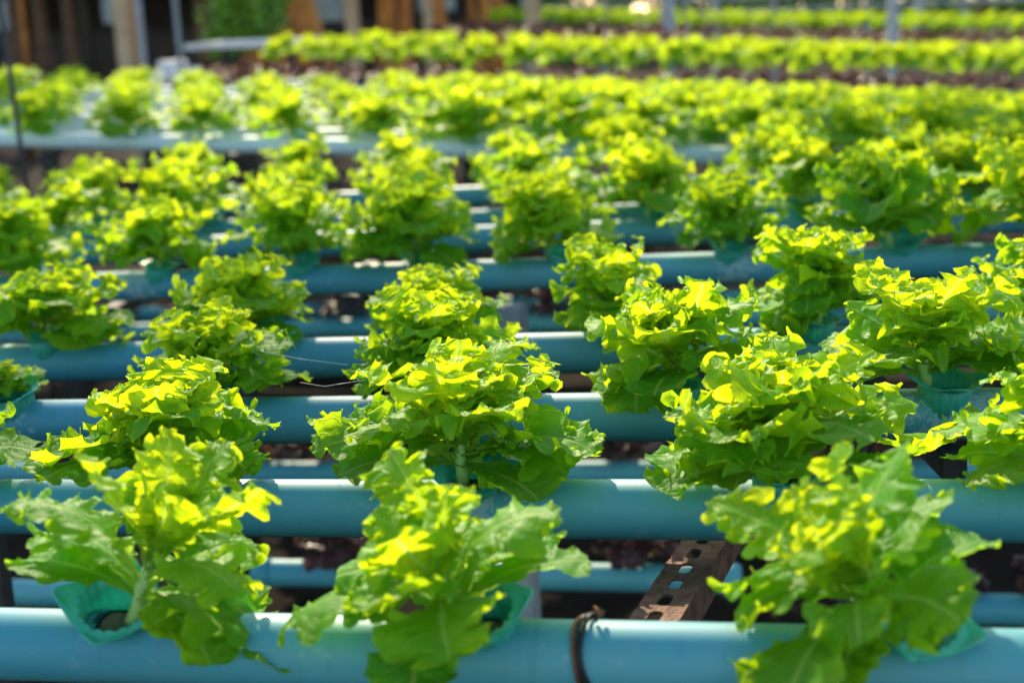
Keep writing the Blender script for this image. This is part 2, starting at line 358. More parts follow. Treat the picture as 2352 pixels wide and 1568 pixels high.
# ------------------------------------------------------------------ cups
def cup_meshes():
    # flat square collar with bent corners round a fluted basket
    n = 64; V = []; Q = []
    def ring(f): 
        i0 = len(V)
        for k in range(n): V.append(f(2*pi*k/n))
        return i0
    def sq(a, h):   # point on a rounded square
        c, s = cos(a), sin(a); m_ = (abs(c)**14+abs(s)**14)**(-1/14); x, y = c*m_*h, s*m_*h
        return x, y
    def flute(a): return 1+.035*(1 if sin(18*a) > 0 else -1)
    tops = []
    rings = [ring(lambda a: (*sq(a, .0285), .001+.007*max(0, (abs(cos(a)*sin(a))*2))**4)),
             ring(lambda a: (*[.5*q for q in (sq(a, .0275)[0]+cos(a)*.0225*1, sq(a, .0275)[1]+sin(a)*.0225)], .0004)),
             ring(lambda a: (.0225*flute(a)*cos(a), .0225*flute(a)*sin(a), 0)),]
    i2 = ring(lambda a: (.0225*flute(a)*cos(a), .0225*flute(a)*sin(a), .0001))
    bas = [i2, ring(lambda a: (.0205*flute(a)*cos(a), .0205*flute(a)*sin(a), -.014)), ring(lambda a: (.0175*flute(a)*cos(a), .0175*flute(a)*sin(a), -.034)), ring(lambda a: (.013*cos(a), .013*sin(a), -.036)), ring(lambda a: (.001*cos(a), .001*sin(a), -.036))]
    def quads(rs): return [(a+k, a+(k+1) % n, b+(k+1) % n, b+k) for a, b in zip(rs, rs[1:]) for k in range(n)]
    def sub(qs):
        ids = sorted({i for q in qs for i in q}); mp = {i: j for j, i in enumerate(ids)}
        return [V[i] for i in ids], [tuple(mp[i] for i in q) for q in qs]
    v1, q1 = sub(quads(rings)); v2, q2 = sub(quads(bas))
    return np_mesh('collar', v1, q1, smooth=False), np_mesh('basket', v2, q2)
CM = cup_meshes(); mset(CM, CUP)
def plug():
    b = MB(); b.tube([(0, 0, -.033), (0, 0, -.024), (0, 0, -.021)], [.012, .0125, .009], 14); me = b.mesh('sponge_plug'); me.materials.append(SPONGE); return me
PLUG = plug()
def place_cup(loc, rz, tilt, label, group, sc=1.1):
    root = obj('net_cup', None, loc=loc, rot=(Euler((tilt[0], tilt[1], 0)).to_matrix() @ Euler((0, 0, rz)).to_matrix()).to_euler()); root.scale = (sc,)*3; root.empty_display_size = .03
    tag(root, label, 'plant cup', group)
    for nm, me in (('collar', CM[0]), ('basket', CM[1])):
        o = obj(nm, me, parent=root); so = o.modifiers.new('thickness', 'SOLIDIFY'); so.thickness = .0012; so.offset = 0
    obj('sponge_plug', PLUG, parent=root)
    return root

# ------------------------------------------------------------------ bench one
ORD = ['first', 'second', 'third', 'fourth', 'fifth', 'sixth', 'seventh', 'eighth', 'ninth', 'tenth', 'eleventh', 'twelfth', 'thirteenth', 'fourteenth', 'fifteenth', 'sixteenth', 'seventeenth', 'eighteenth']
PN = ['nearest pipe', 'second pipe from the front', 'third pipe from the front', 'fourth pipe from the front', 'fifth pipe from the front', 'sixth pipe from the front', 'seventh pipe from the front', 'rearmost pipe of the near bench']
def axis_on(y, x=1176, drop=.5):
    q = at(x, y, 1) - Vector((0, 0, CAMZ)); return Vector((0, 0, CAMZ)) + q*(drop/-q.z)
#        y of the axis at x=1176, drop, plants [x, kit, scale, rz]
PIPES = [(1508, .500), (1168, .500), (960, .500), (813, .502), (630, .512), (545, .530), (505, .540), (447, .550)]
PC = []
rnd = random.Random(77)
for i, (y, drop) in enumerate(PIPES):
    c = axis_on(y, drop=drop); PC.append(c)
def on_pipe(i, x):
    """point on the axis of pipe i that is seen at photo column x"""
    c = PC[i]; k = (x-1176)/FPX
    # (c + s*U1 - cam) . R = k * (...) . F
    q = c - Vector((0, 0, CAMZ)); s = (k*q.dot(Fv) - q.dot(Rv))/(U1.dot(Rv) - k*U1.dot(Fv)); return c + U1*s, s
CUPS = {0: [(285, .75, .40, .12, 1.25), (1115, .62, .30, -.30, 1.2), (2110, .35, .42, .10, 1.2)],
        1: [(415, .5, .1, .1, 1.1), (1095, .7, .28, .0, 1.3), (1790, .4, .1, .1, 1.1), (2440, .4, .1, 0, 1.1)],
        2: [(40, .2, .1, -.12, 1.3), (500, .4, 0, 0, 1.1), (1005, .4, 0, 0, 1.1), (1560, .4, 0, 0, 1.1), (2170, .75, .05, .05, 1.3)],
        3: [(120, .2, 0, 0, 1.1), (620, .5, .1, .1, 1.3), (1020, .3, 0, 0, 1.1), (1405, .4, 0, 0, 1.1), (1875, .4, 0, 0, 1.1), (2420, 1, 0, 0, 1.1)]}
STAINS = {1: [(1095, .035, 1.0)], 2: [(2180, .075, .8), (45, .06, .5)], 3: [(620, .04, .4)], 4: [(330, .05, .9), (1010, .06, .6), (1700, .06, .8)], 5: [(1585, .05, .9), (2240, .07, .8)]}
LOOK = ['teal-tinted blue plastic growing pipe, the %s']
for i, c in enumerate(PC):
    L = 4.2 + i*.55
    st = [(on_pipe(i, x)[1], w_, a_) for x, w_, a_ in STAINS.get(i, [])]
    lab = 'blue plastic growing pipe with lettuces, ' + PN[i]
    if i == 0: lab = 'nearest blue growing pipe, with a dark wire tie around it'
    if i == 1: lab = 'second pipe from the front, pale scale stains under its middle green cup'
    hl = [on_pipe(i, q[0])[1] for q in CUPS.get(i, [])]
    make_pipe(c, U1, L, lab, 'pipes of the near bench', st, seg=96 if i < 4 else 40, step=.004 if i < 4 else .02, holes=hl)
# plants:   column x, kit, scale, turn, (tilt), cup (turn, tilt x, tilt y) , look
PL = {
 0: [(332, 5, (.215, .138), .1, (-.02, .36), 'tall loose frilly lettuce with a two-lobed leaf hanging over the pipe'),
     (1070, 8, (.215, .118), .9, (.05, -.32), 'open airy lettuce in front of the brightest one, leaning left of its teal cup'),
     (2035, 2, (.22, .122), 1.3, (0, -.52), 'blurred bushy lettuce left of the empty-looking teal cup at lower right')],
 1: [(-118, 2, (.20, .11), .3, (0, 0), 'lettuce cut off by the left edge, leaf tip only, on the second pipe'),
     (415, 3, (.225, .118), -.2, (.0, -.05), 'tall frilly lettuce behind the nearest left one'),
     (1070, 7, (.255, .142), .1, (.0, .0), 'bright yellow sunlit lettuce in the centre, one broad leaf with a white midrib'),
     (1790, 0, (.235, .122), .4, (.0, -.05), 'large lettuce above the rusty slotted steel strip'),
     (2440, 2, (.25, .12), -.3, (.0, -.1), 'broad smooth-leaved lettuce cut by the right edge, second pipe')],
 2: [(5, 6, (.12, .05), 1.0, (0, 0), 'small lettuce at the left edge in a pale teal cup'),
     (500, 6, (.20, .115), .3, (0, 0), 'frilly lettuce just left of the spider thread'),
     (1005, 3, (.215, .125), 3.0, (0, 0), 'lettuce right behind the bright yellow central one'),
     (1560, 1, (.235, .13), 4.4, (-.1, -.05), 'large dense lettuce hanging over the third pipe, right of centre'),
     (2120, 4, (.25, .14), .3, (0, 0), 'broad-leaved lettuce above the dark-streaked teal cup at right')],
 3: [(130, 1, (.24, .115), .2, (0, 0), 'large lettuce at left with a big dark rounded leaf over the pipe'),
     (560, 0, (.205, .12), .4, (0, 0), 'bushy lettuce above the teal cup on the fourth pipe, left'),
     (1020, 6, (.19, .10), 2.8, (0, 0), 'frilly lettuce left of the grey concrete post'),
     (1395, 4, (.21, .128), 4.9, (0, .05), 'lettuce right of the grey concrete post, a curved leaf reaching left'),
     (1880, 3, (.22, .135), 3.7, (0, 0), 'tall frilly lettuce on the fourth pipe, right of centre'),
     (2420, 1, (.22, .12), .7, (0, 0), 'lettuce cut by the right edge on the fourth pipe')],
 4: [(40, 0, 1.0), (375, 1, .95), (680, 6, 1.05), (950, 0, 1.05), (1265, 3, 1.12), (1660, 6, .95), (2040, 1, 1.12), (2390, 4, 1.1)],
 5: [(-110, 0, 1), (150, 0, 1.1), (395, 1, 1.12), (640, 2, 1.15), (955, 3, 1.15), (1250, 0, 1.1), (1490, 1, 1.15), (1850, 2, 1.18), (2190, 3, 1.05), (2450, 1, 1.1)],
 6: [(-30, 0, 1.1), (215, 1, 1.1), (455, 2, 1.15), (680, 3, 1.12), (955, 0, 1.12), (1225, 2, 1.15), (1475, 3, 1.15), (1790, 1, 1.15), (2060, 0, 1.1), (2310, 2, 1.1)],
 7: [(-20, 3, 1.0), (200, 0, 1.05), (450, 2, 1.15), (690, 1, 1.15), (925, 2, 1.15), (1190, 0, 1.15), (1440, 1, 1.15), (1800, 2, 1.1), (1950, 3, 1.1), (2140, 0, 1.15), (2360, 2, 1.1)]}
for i, lst in PL.items():
    for k, e in enumerate(lst):
        x, kit, s = e[:3]
        p, _ = on_pipe(i, x); p = p + Vector((0, 0, PR+.004)) - N1*.009
        if len(e) > 3:
            rz, tilt, look = e[3:]; lab = look
        else:
            rz = rnd.uniform(0, 6.28); tilt = (rnd.uniform(-.12, .12), rnd.uniform(-.12, .12))
            lab = 'frilly green lettuce, %s from the left on the %s' % (ORD[k], PN[i])
        if len(e) <= 3: s = s*rnd.uniform(.9, 1.1)*(1.10 if x > 1350 else 1.0)
        src = HI if i <= 4 else MID
        place_lettuce(src[kit % len(src)], p, rz, s, lab, 'green lettuces of the near bench', tilt)
    cups = CUPS.get(i) or [(e[0]+rnd.uniform(-5, 40), rnd.uniform(0, 1.5), rnd.uniform(0, .3), rnd.uniform(-.2, .2), 1.25) for e in lst]
    for k, (x, rz, tx, ty, sc) in enumerate(cups):
        p, _ = on_pipe(i, x); p = p + Vector((0, 0, PR+.013)) - N1*.010; tx += .10
        look = {(0, 0): 'pale teal square-collared cup at lower left, tilted to the camera', (0, 1): 'teal cup on the nearest pipe left of the wire tie',
                (0, 2): 'teal cup at lower right with its collar open and empty', (1, 1): 'fluted teal cup holding the bright central lettuce',
                (2, 0): 'pale teal cup cut by the left edge', (2, 4): 'teal cup at right with a dark streak below it', (3, 1): 'teal cup on the fourth pipe at left'}.get((i, k))
        place_cup(p, rz, (tx, ty), look or 'teal plant cup, %s from the left on the %s' % (ORD[k], PN[i]), 'teal cups of the near bench', sc)

# wire tie on the nearest pipe
def wire_tie():
    p, _ = on_pipe(0, 1362); r = PR+.002
    t = obj('wire_tie', None, loc=p); t.empty_display_size = .03
    tag(t, 'dark twisted wire tie wrapped around the nearest pipe', 'wire tie')
    q = U1.to_track_quat('X', 'Z'); t.rotation_mode = 'QUATERNION'; t.rotation_quaternion = q
    for j in range(3):
        b = MB(); pts = []
        for k in range(41):
            a = 2*pi*k/40; pts.append((-.012*cos(a+.9)*(-1)+.0035*j+.0012*sin(3*a+j), r*cos(a)*1.01, r*sin(a)*1.01+(.0012*j if a > 0 else 0)))
        b.tube(pts, .0016, 8, False); b.build('wire_strand', COPPER if j == 0 else BLACK, t)
    b = MB(); b.tube([(.004, 0, r), (.008, -.003, r+.007), (.003, .003, r+.010), (.010, .004, r+.005)], .0016, 8); b.build('twisted_end', COPPER, t)
wire_tie()

def thread(pts, lab):
    o = obj('spider_thread', MB().tube([at(*p) for p in pts], .00022, 5).mesh('spider_thread'), SILK); tag(o, lab, 'spider thread')
SILK = simple('spider_silk', (.8, .75, .6), (.9, .9, .8), 200, .2)
thread([(600, 806, 1.62), (690, 824, 1.6), (800, 838, 1.58)], 'thin spider thread in front of the fourth pipe, upper of two')
thread([(690, 878, 1.60), (745, 887, 1.56), (840, 872, 1.5)], 'thin spider thread above the third pipe, lower of two')
def print_mark(x, txt, size=.0062):
    p, s_ = on_pipe(1, x); pipe = [o for o in bpy.data.objects if o.get('label', '').startswith('second pipe from the front, pale')][0]
    v = (Vector((0, 0, CAMZ)) - p); v = (v - U1*v.dot(U1)).normalized(); up = U1.cross(v)
    if up.z < 0: up = -up
    n = (v*cos(radians(27)) - up*sin(radians(27))).normalized(); t = n.cross(U1)
    if t.z < 0: t = -t
    cu = bpy.data.curves.new('print_mark', 'FONT'); cu.body = txt; cu.size = size; cu.extrude = 0; cu.offset = .00012; cu.align_x = 'CENTER'; cu.align_y = 'CENTER'
    tmp = bpy.data.objects.new('t', cu); COL.objects.link(tmp); dg = bpy.context.evaluated_depsgraph_get(); me = bpy.data.meshes.new_from_object(tmp.evaluated_get(dg)); bpy.data.objects.remove(tmp)
    # wrap the lettering round the pipe
    R_ = PR + .0003
    for q in me.vertices:
        a = q.co.y/R_; w_ = p + U1*q.co.x + n*(R_*cos(a)) + t*(R_*sin(a)); q.co = pipe.matrix_world.inverted() @ w_
    obj('printed_lettering', me, INK, pipe)
print_mark(1925, 'ER'); print_mark(1998, '.0')

# rusty slotted angle strip under the first two pipes
def slotted():
    a = axis_on(1440, 1490, .545); b = axis_on(1250, 1610, .548); d = (b-a).normalized(); L = .95; Wd = .042; T = .003
    side = d.cross(Vector((0, 0, 1))).normalized(); up = side.cross(d)
    root = obj('slotted_angle', None, loc=a - d*.12); M = Matrix((d, side, up)).transposed().to_4x4(); M.translation = a - d*.12; root.matrix_world = M
    tag(root, 'rusty slotted steel angle running under the two nearest pipes', 'steel angle')
    bm = bmesh.new(); pitch = .040; n = int(L/pitch); hw, hl = .0062, .0135
    for k in range(n):
        x0 = k*pitch; xc = x0+pitch/2
        outer = []; inner = []; S = 24
        for q in range(S):
            an = 2*pi*q/S; cx = hl-hw if cos(an) > 0 else -(hl-hw)
            inner.append((xc + cx + hw*cos(an), hw*sin(an)))
            c_, s_ = cos(an), sin(an); f = 1/max(abs(c_)/(pitch/2), abs(s_)/(Wd/2)); outer.append((xc+c_*f, s_*f))
        ti = [bm.verts.new((x, y, 0)) for x, y in inner]; to = [bm.verts.new((x, y, 0)) for x, y in outer]
        for q in range(S): bm.faces.new((to[q], to[(q+1) % S], ti[(q+1) % S], ti[q]))
    bmesh.ops.remove_doubles(bm, verts=bm.verts, dist=1e-5)
    me = bpy.data.meshes.new('slotted_face'); bm.to_mesh(me); bm.free()
    o = obj('slotted_face', me, RUST, root); so = o.modifiers.new('t', 'SOLIDIFY'); so.thickness = T; so.offset = 0
    f = MB(); f.box((L/2-.005, Wd/2+.0016, -.016), (L*.985, .003, .038)); f.build('side_flange', RUST, root)
slotted()

def post(name, x, y0, d, z1, wx, wy, M, label, cat, group=None, yaw=0, z0=0, lean=0):
    p = at(x, y0, d); o = obj(name, None, loc=(p.x, p.y, 0), rot=(0, lean, yaw)); o.empty_display_size = .1
    b = MB(); b.box((0, 0, (z0+z1)/2), (wx, wy, z1-z0), bev=min(wx, wy)*.08); me = b.mesh(name)
    bpy.data.objects.remove(o); o = obj(name, me, M, loc=(p.x, p.y, 0), rot=(0, lean, yaw)); tag(o, label, cat, group); return o
c, _ = on_pipe(4, 1155); cc = c + Vector((0, 0, -PR))
post('concrete_post', 1172, 715, 2.62, .905, .058, .058, CONC, 'grey concrete post under the fourth and fifth pipes', 'post', yaw=-.2)
# cross rails and legs that carry the near bench
def cross_rail(x, i0, i1, label, legs=(0., 1.)):
    a = on_pipe(i0, x)[0]; s = on_pipe(i0, x)[1]; b = PC[i1] + U1*(s*1.0)
    b = PC[i1] + U1*s; d = (b-a); L = d.length; dn = d.normalized()
    off = Vector((0, 0, -PR-.018)); root = obj('steel_stand', None, loc=a+off); tag(root, label, 'steel stand', 'steel stands of the near bench')
    q = dn.to_track_quat('X', 'Z'); root.rotation_mode = 'QUATERNION'; root.rotation_quaternion = q
    m_ = MB(); m_.box((L/2, 0, 0), (L+.1, .03, .03), bev=.002); m_.build('rail', DARKMETAL, root)
    for t in legs:
        z = (a+off+d*t).z; l_ = MB(); l_.box((L*t, 0, -z/2-.008), (.035, .035, z-.02), bev=.002); l_.build('leg', DARKMETAL, root)
cross_rail(2165, 2, 7, 'dark rusty steel frame under the right side of the near bench', (.18, .9))
cross_rail(-220, 2, 7, 'dark steel frame beyond the left edge of the near bench', (.1, .9))
cross_rail(800, 4, 7, 'dark steel frame below the middle far pipes', (.95,))

# lower tier with red lettuces
LOWER = [(1322, 1.20), (1380, 1.19), (1378, 1.19), (1085, 1.16), (743, 1.02), (700, 1.02)]
lr = random.Random(5)
for i, (y, drop) in enumerate(LOWER):
    c = axis_on(y, drop=drop); L = 3.4 + .25*i
    if i < 3: c = c + U1*((-.05, -1.75, 1.45)[i]); L = (1.05, 1.9, 1.5)[i]
    near_name = ['nearest', 'front left', 'front right', 'middle', 'fourth', 'farthest'][i]
    make_pipe(c, U1, L, 'lower blue pipe in the shade beneath the bench, %s one' % near_name, 'pipes of the lower tier', seg=24, step=.2)
    n = int(L/.24)
    for k in range(n):
        s = -L/2 + .15 + k*.24 + lr.uniform(-.05, .05)
        if i == 0 and abs(s-.05) < .16: continue
        if lr.random() < .22: continue
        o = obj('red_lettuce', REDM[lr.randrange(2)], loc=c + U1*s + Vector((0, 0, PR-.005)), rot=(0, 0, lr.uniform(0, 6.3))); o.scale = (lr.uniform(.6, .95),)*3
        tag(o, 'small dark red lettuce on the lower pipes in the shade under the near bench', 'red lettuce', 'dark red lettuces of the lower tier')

# ------------------------------------------------------------------ far benches
def par_line(xa, ya, xb, yb, d0):
    """row parallel to bench one in plan, seen through two photo positions; d0 = distance at xa"""
    A = at(xa, ya, d0); q = at(xb, yb, 1) - Vector((0, 0, CAMZ))
    # A + s*U1h (plan) hits the ray: A.xy + s U = t q.xy
    det = U1h.x*(-q.y) - U1h.y*(-q.x); t = (U1h.x*(-A.y) - U1h.y*(-A.x))/det
    return A, Vector((0, 0, CAMZ)) + q*t
A0, B0 = par_line(110, 322, 1560, 356, 5.15)
A6, B6 = par_line(185, 206, 2200, 274, 7.0)
U2 = (B0-A0).normalized(); U6 = (B6-A6).normalized()
SHIFT = -tan(radians(24.5))      # the plants of the far bench stand in slanting files
NROW = 7; br = random.Random(9)
for j in range(NROW):
    f = j/(NROW-1)
    # keep rows evenly spaced in plan, rising gently to the back
    hh = (A6-A0).dot(N1)*f; base = A0 + N1*hh; zoff = (A6.z + (base-A6).dot(U1h)*0 - A0.z)
    z_a = A0.z + (A6 + U6*((A0-A6).dot(U1h)) - A0).z*f
    dz = (U2*(1-f) + U6*f); dz.normalize(); base.z = z_a
    L = 9.0; c = base + dz*2.6
    make_pipe(c, dz, L, ['front', 'second', 'third', 'fourth', 'fifth', 'sixth', 'rearmost'][j] + ' blue pipe of the far bench, grazing sun sheen painted pale', 'pipes of the far bench', seg=24, step=.25, M=PIPE_SHEEN)
    nth = -1
    for k in range(-2, 19):
        s = -.02 + hh*SHIFT + k*.318 + br.uniform(-.018, .018); p = base + dz*s + Vector((0, 0, PR-.003))
        if s > 6.8: continue
        q = p - Vector((0, 0, CAMZ)); px = 1176 + FPX*q.dot(Rv)/q.dot(Fv)
        if px < -80 or px > 2440: continue
        nth += 1
        sz = br.uniform(.92, 1.06)*(.88 if px < 900 else 1.14)
        o = place_lettuce(MID[br.randrange(4)], p, br.uniform(0, 6.3), (.29*sz*(1-.08*f), .165*sz*(1-.40*f)),
              'lettuce %s from the left on the %s pipe of the far bench' % (ORD[nth], ['front', 'second', 'third', 'fourth', 'fifth', 'sixth', 'rearmost'][j]),
              'lettuces of the far bench', (br.uniform(-.1, .1), br.uniform(-.1, .1)))
        if j < 2: place_cup(p+dz*.03, br.uniform(0, 1.5), (.2, 0), 'teal cup %s from the left on the %s pipe of the far bench' % (ORD[nth], ['front', 'second'][j]), 'teal cups of the far bench', 1.2)
def far_frame(x, y0, d, lab, wx=.05, h=None):
    p = at(x, y0, d); b = MB(); b.box((0, 0, p.z/2), (wx, wx, p.z), bev=.004)
    o = obj('support_post', b.mesh('support_post'), DARKMETAL, loc=(p.x, p.y, 0)); tag(o, lab, 'support post', 'posts of the far bench')
far_frame(113, 345, 5.25, 'black steel leg under the far bench, at left', .055)
far_frame(532, 352, 5.1, 'rusty brown leg under the far bench, second from left', .05)
far_frame(1080, 360, 5.0, 'steel leg under the middle of the far bench', .05)
far_frame(1640, 372, 4.8, 'steel leg under the right part of the far bench', .05)
p = at(64, 430, 4.55); b = MB(); b.tube([(0, 0, 0), (.0, 0, .6), (-.012, .01, 1.2), (-.02, .0, 1.55)], .0085, 8)
o = obj('thin_rod', b.mesh('thin_rod'), DARKMETAL, loc=(p.x, p.y, 0)); tag(o, 'thin dark upright rod in front of the far bench at left', 'rod')
# brown blocks and soil under the far bench
bk = random.Random(4)
for k, (x, y, wd, h) in enumerate([(250, 395, .9, .16), (560, 400, .55, .22), (760, 400, .8, .25), (1060, 395, .5, .2), (1330, 390, .7, .22)]):
    p = at(x, y, 6.3 + .2*(k % 2)); o = None
    b = MB(); b.box((0, 0, h), (wd, .4, h*2), bev=.02)
    o = obj('concrete_block', b.mesh('concrete_block'), BLOCKM, loc=(p.x, p.y, 0), rot=(0, 0, -.2+bk.uniform(-.1, .1)))
    tag(o, 'brown concrete block on the soil under the far bench, %s from the left' % ORD[k], 'block', 'blocks under the far bench')

def bed(pixline0, pixline1, d0, d1, rows, kit, M, spacing, size, name, label, cat, group, stuff=False, jit=.05, pipes=True, seed=1, xr=(-60, 2420)):
    R = random.Random(seed); a0, b0 = par_line(*pixline0, d0); a1, b1 = par_line(*pixline1, d1)
    acc = []; cnt = 0
    for j in range(rows):
        f = j/max(1, rows-1); a = a0.lerp(a1, f); b = b0.lerp(b1, f); dv = (b-a); L = dv.length; dn = dv.normalized()
        n = int(L/spacing)
        if pipes:
            make_pipe((a+b)/2 - Vector((0, 0, .03)), dn, L, '%s pipe carrying the %s' % (ORD[j], cat + ' bed ' + group), 'pipes of far beds', seg=12, step=.5)
        for k in range(n+1):
            s = k*spacing + R.uniform(-jit, jit); p = a + dn*s; sc = size*R.uniform(.85, 1.15); rz = R.uniform(0, 6.3); mi = R.randrange(len(kit))
            if stuff: acc.append((p, sc, rz, mi)); continue
            o = obj(name, kit[mi], loc=p, rot=(R.uniform(-.15, .15), R.uniform(-.15, .15), rz)); o.scale = (sc,)*3; cnt += 1
            tag(o, label, cat, group)
    if stuff:
        Vs, Qs, Us, Ts = [], [], [], []; off = 0; cache = []
        for me in kit:
            v = np.empty(len(me.vertices)*3); me.vertices.foreach_get('co', v); v = v.reshape(-1, 3)
            q = np.empty(len(me.loops), int); me.loops.foreach_get('vertex_index', q)
            t = np.empty(len(v), np.float32); me.attributes['tone'].data.foreach_get('value', t); cache.append((v, q.reshape(-1, 4), t))
        for p, sc, rz, mi in acc:
            v, q, t = cache[mi]; c_, s_ = cos(rz), sin(rz); Rm = np.array([[c_, -s_, 0], [s_, c_, 0], [0, 0, 1]])
            Vs.append(v@Rm.T*sc + np.array(p)); Qs.append(q+off); Ts.append(t); off += len(v); Us.append(np.tile([[.5, .8]], (len(v), 1)))
        me = np_mesh(name, np.concatenate(Vs), np.concatenate(Qs), np.concatenate(Us), attrs={'tone': np.concatenate(Ts)})
        o = obj(name, me, M); tag(o, label, cat, group, 'stuff')
    return cnt
TINY = [lettuce_meshes(s, hi=False, nin=4, nout=5, low=0, one=True) for s in (85, 86)]
REDT = [lettuce_meshes(s, hi=False, nin=3, nout=5, low=0, one=True, tall=.8) for s in (95, 96)]
mset(TINY, LEAF); mset(REDT, RED)
n1 = bed((450, 202, 2420, 246), (560, 174, 2420, 212), 7.9, 9.1, 4, REDM, RED, .22, .72, 'red_lettuce', 'blurred dark red lettuce in the bed between the far bench and the yellow-green bed', 'red lettuce', 'red lettuces behind the far bench', seed=3)
n2 = bed((640, 142, 2420, 176), (760, 116, 2420, 152), 9.6, 12.2, 6, LO, LEAF, .27, 1.05, 'lettuce_plant', 'blurred small lettuce in the bright yellow-green bed behind the red lettuces', 'lettuce', 'lettuces of the yellow-green back bed', seed=4, pipes=False)
bed((1000, 92, 2420, 128), (1090, 74, 2420, 102), 13.5, 15.5, 4, REDT, RED, .25, 1.0, 'red_lettuce_bed', 'far strip of dark red lettuces seen as one mass below the farthest green strip', 'red lettuce bed', None, True, seed=5, pipes=False)
bed((1110, 54, 2420, 76), (1180, 40, 2420, 56), 17.5, 21, 5, TINY, LEAF, .26, 1.0, 'lettuce_bed', 'farthest narrow strip of green lettuces seen as one mass', 'lettuce bed', None, True, seed=6, pipes=False)
print('bed counts', n1, n2, len([o for o in bpy.data.objects if o.name.startswith('lettuce_plant')]))

# ------------------------------------------------------------------ background
def tree(x, d, r, h, lab, lean=0., M=BARK, crown=True, seed=1, crown_r=1.6, crown_z=5.0, taper=.6):
    R = random.Random(seed); p = at(x, 60, d); root = obj('tree', None, loc=(p.x, p.y, 0)); tag(root, lab, 'tree', 'trees behind the beds')
    b = MB(); n = 10; pts = []; rad = []
    for k in range(n):
        t = k/(n-1); pts.append((lean*t*h + .06*sin(3*t+seed), .05*cos(4*t+seed), t*h)); rad.append(r*(1.25-.4*min(1, t*5) if t < .2 else .85)*(1-(1-taper)*t))
    b.tube(pts, rad, 14)
    for k in range(4):
        a = R.uniform(0, 6.3); t0 = R.uniform(.6, .9); s0 = Vector((lean*t0*h, 0, t0*h)); e = s0 + Vector((cos(a)*crown_r*.7, sin(a)*crown_r*.7, R.uniform(.4, 1.2)))
        b.tube([s0, s0.lerp(e, .5)+Vector((0, 0, .15)), e], [r*.4, r*.25, r*.08], 8)
    b.build('trunk', M, root)
    if crown: leafball(root, Vector((lean*h, 0, crown_z)), (crown_r, crown_r, crown_r*.7), int(230*crown_r**2), .26, seed)
    return root
def leafball(parent, c, rad, n, ls, seed, M=None, name='crown'):
    R = np.random.default_rng(seed); k = 14
    cl = R.normal(size=(k, 3)); cl /= np.linalg.norm(cl, axis=1)[:, None]; cl *= R.uniform(.3, .95, (k, 1))
    pts = cl[R.integers(0, k, n)] + R.normal(size=(n, 3))*.22; pts = pts*np.array(rad) + np.array(c)
    a = R.normal(size=(n, 3)); a /= np.linalg.norm(a, axis=1)[:, None]; b_ = np.cross(a, R.normal(size=(n, 3))); b_ /= np.linalg.norm(b_, axis=1)[:, None]
    s = ls*R.uniform(.6, 1.2, (n, 1))
    V = np.stack([pts-a*s*.5, pts+b_*s*.28, pts+a*s*.5, pts-b_*s*.28], 1).reshape(-1, 3); Q = np.arange(4*n).reshape(-1, 4)
    return obj(name, np_mesh(name, V, Q, smooth=False), M or BUSH, parent)
BARKD = simple('dark_bark', (.05, .024, .010), (.16, .075, .03), 4, .9, .8)
T_ = lambda *a, **k: tree(*a, M=BARKD if a[0] < 500 else BARK, **k)  # trunks right of the far left get the glow-tinted bark
T_(738, 17, .21, 10.5, 'thick orange-brown leaning trunk behind the left end of the yellow bed', -.19, seed=2, crown_r=1.8, crown_z=10.6)  # crown is out of view, shaped and placed to dapple the near bench
T_(1075, 15.5, .06, 9.5, 'slender brown trunk left of the white posts', .10, seed=7, crown_r=2.3, crown_z=9.8)  # another unseen high crown, set to shade the right side of the bench
T_(600, 19, .10, 5.5, 'thin orange trunk beside the green bush', -.05, seed=3, crown_z=5.2, crown_r=1.5)
T_(38, 15, .08, 5.5, 'dark brown trunk at the far left edge', .02, seed=4, crown_z=5.2, crown_r=1.6)
T_(172, 18, .09, 5.5, 'curved pale brown trunk left of the thick pale post', -.04, seed=5)
T_(925, 21, .12, 5.5, 'orange trunk above the brightest part of the yellow bed', .02, seed=6)
T_(880, 25, .2, 6, 'darker trunk behind the orange ones', .03, seed=8)
T_(95, 22, .12, 6, 'broad dark trunk between the two left trunks', .01, seed=9)
T_(655, 24, .13, 6, 'broad brown trunk just left of the leaning trunk', .01, seed=10)
T_(1020, 24, .16, 6, 'brown trunk between two pale posts', -.03, seed=11)
T_(1140, 22, .13, 6, 'brown trunk left of the white post at the strip end', .03, seed=12)
T_(460, 21, .16, 6, 'brown trunk left of the green bush', .0, seed=13)
def bpost(x, d, w_, h, lab, M=POST_GLOW):
    p = at(x, 60, d); b = MB(); b.box((0, 0, h/2), (w_, w_, h), bev=w_*.1); b.box((0, 0, h+.03), (w_*1.15, w_*1.15, .06))
    o = obj('fence_post', b.mesh('fence_post'), M, loc=(p.x, p.y, 0)); tag(o, lab, 'post', 'posts behind the beds')
bpost(282, 13, .13, 3.4, 'thick pale post left of the blue-grey pole')
bpost(321, 16, .07, 3.4, 'blue-grey pole right of the thick pale post', FOAM)
bpost(407, 9.2, .03, 3.2, 'thin grey pole right behind the far bench', CONC)
bpost(810, 20, .19, 3.4, 'pale post right of the leaning trunk')
bpost(985, 20, .14, 3.4, 'pale post above the bright bed')
bpost(1225, 17, .17, 3.4, 'white post at the left end of the farthest strip')
bpost(1537, 14.5, .10, 3.4, 'white post rising from the far red strip, left one', FOAM)
bpost(1642, 22, .11, 3.4, 'pale grey post in the farthest strip', FOAM)
bpost(2050, 12.5, .08, 3.4, 'white post rising from the far red strip, right one', FOAM)
bpost(2110, 20, .10, 3.4, 'grey post just right of the right white post', FOAM)
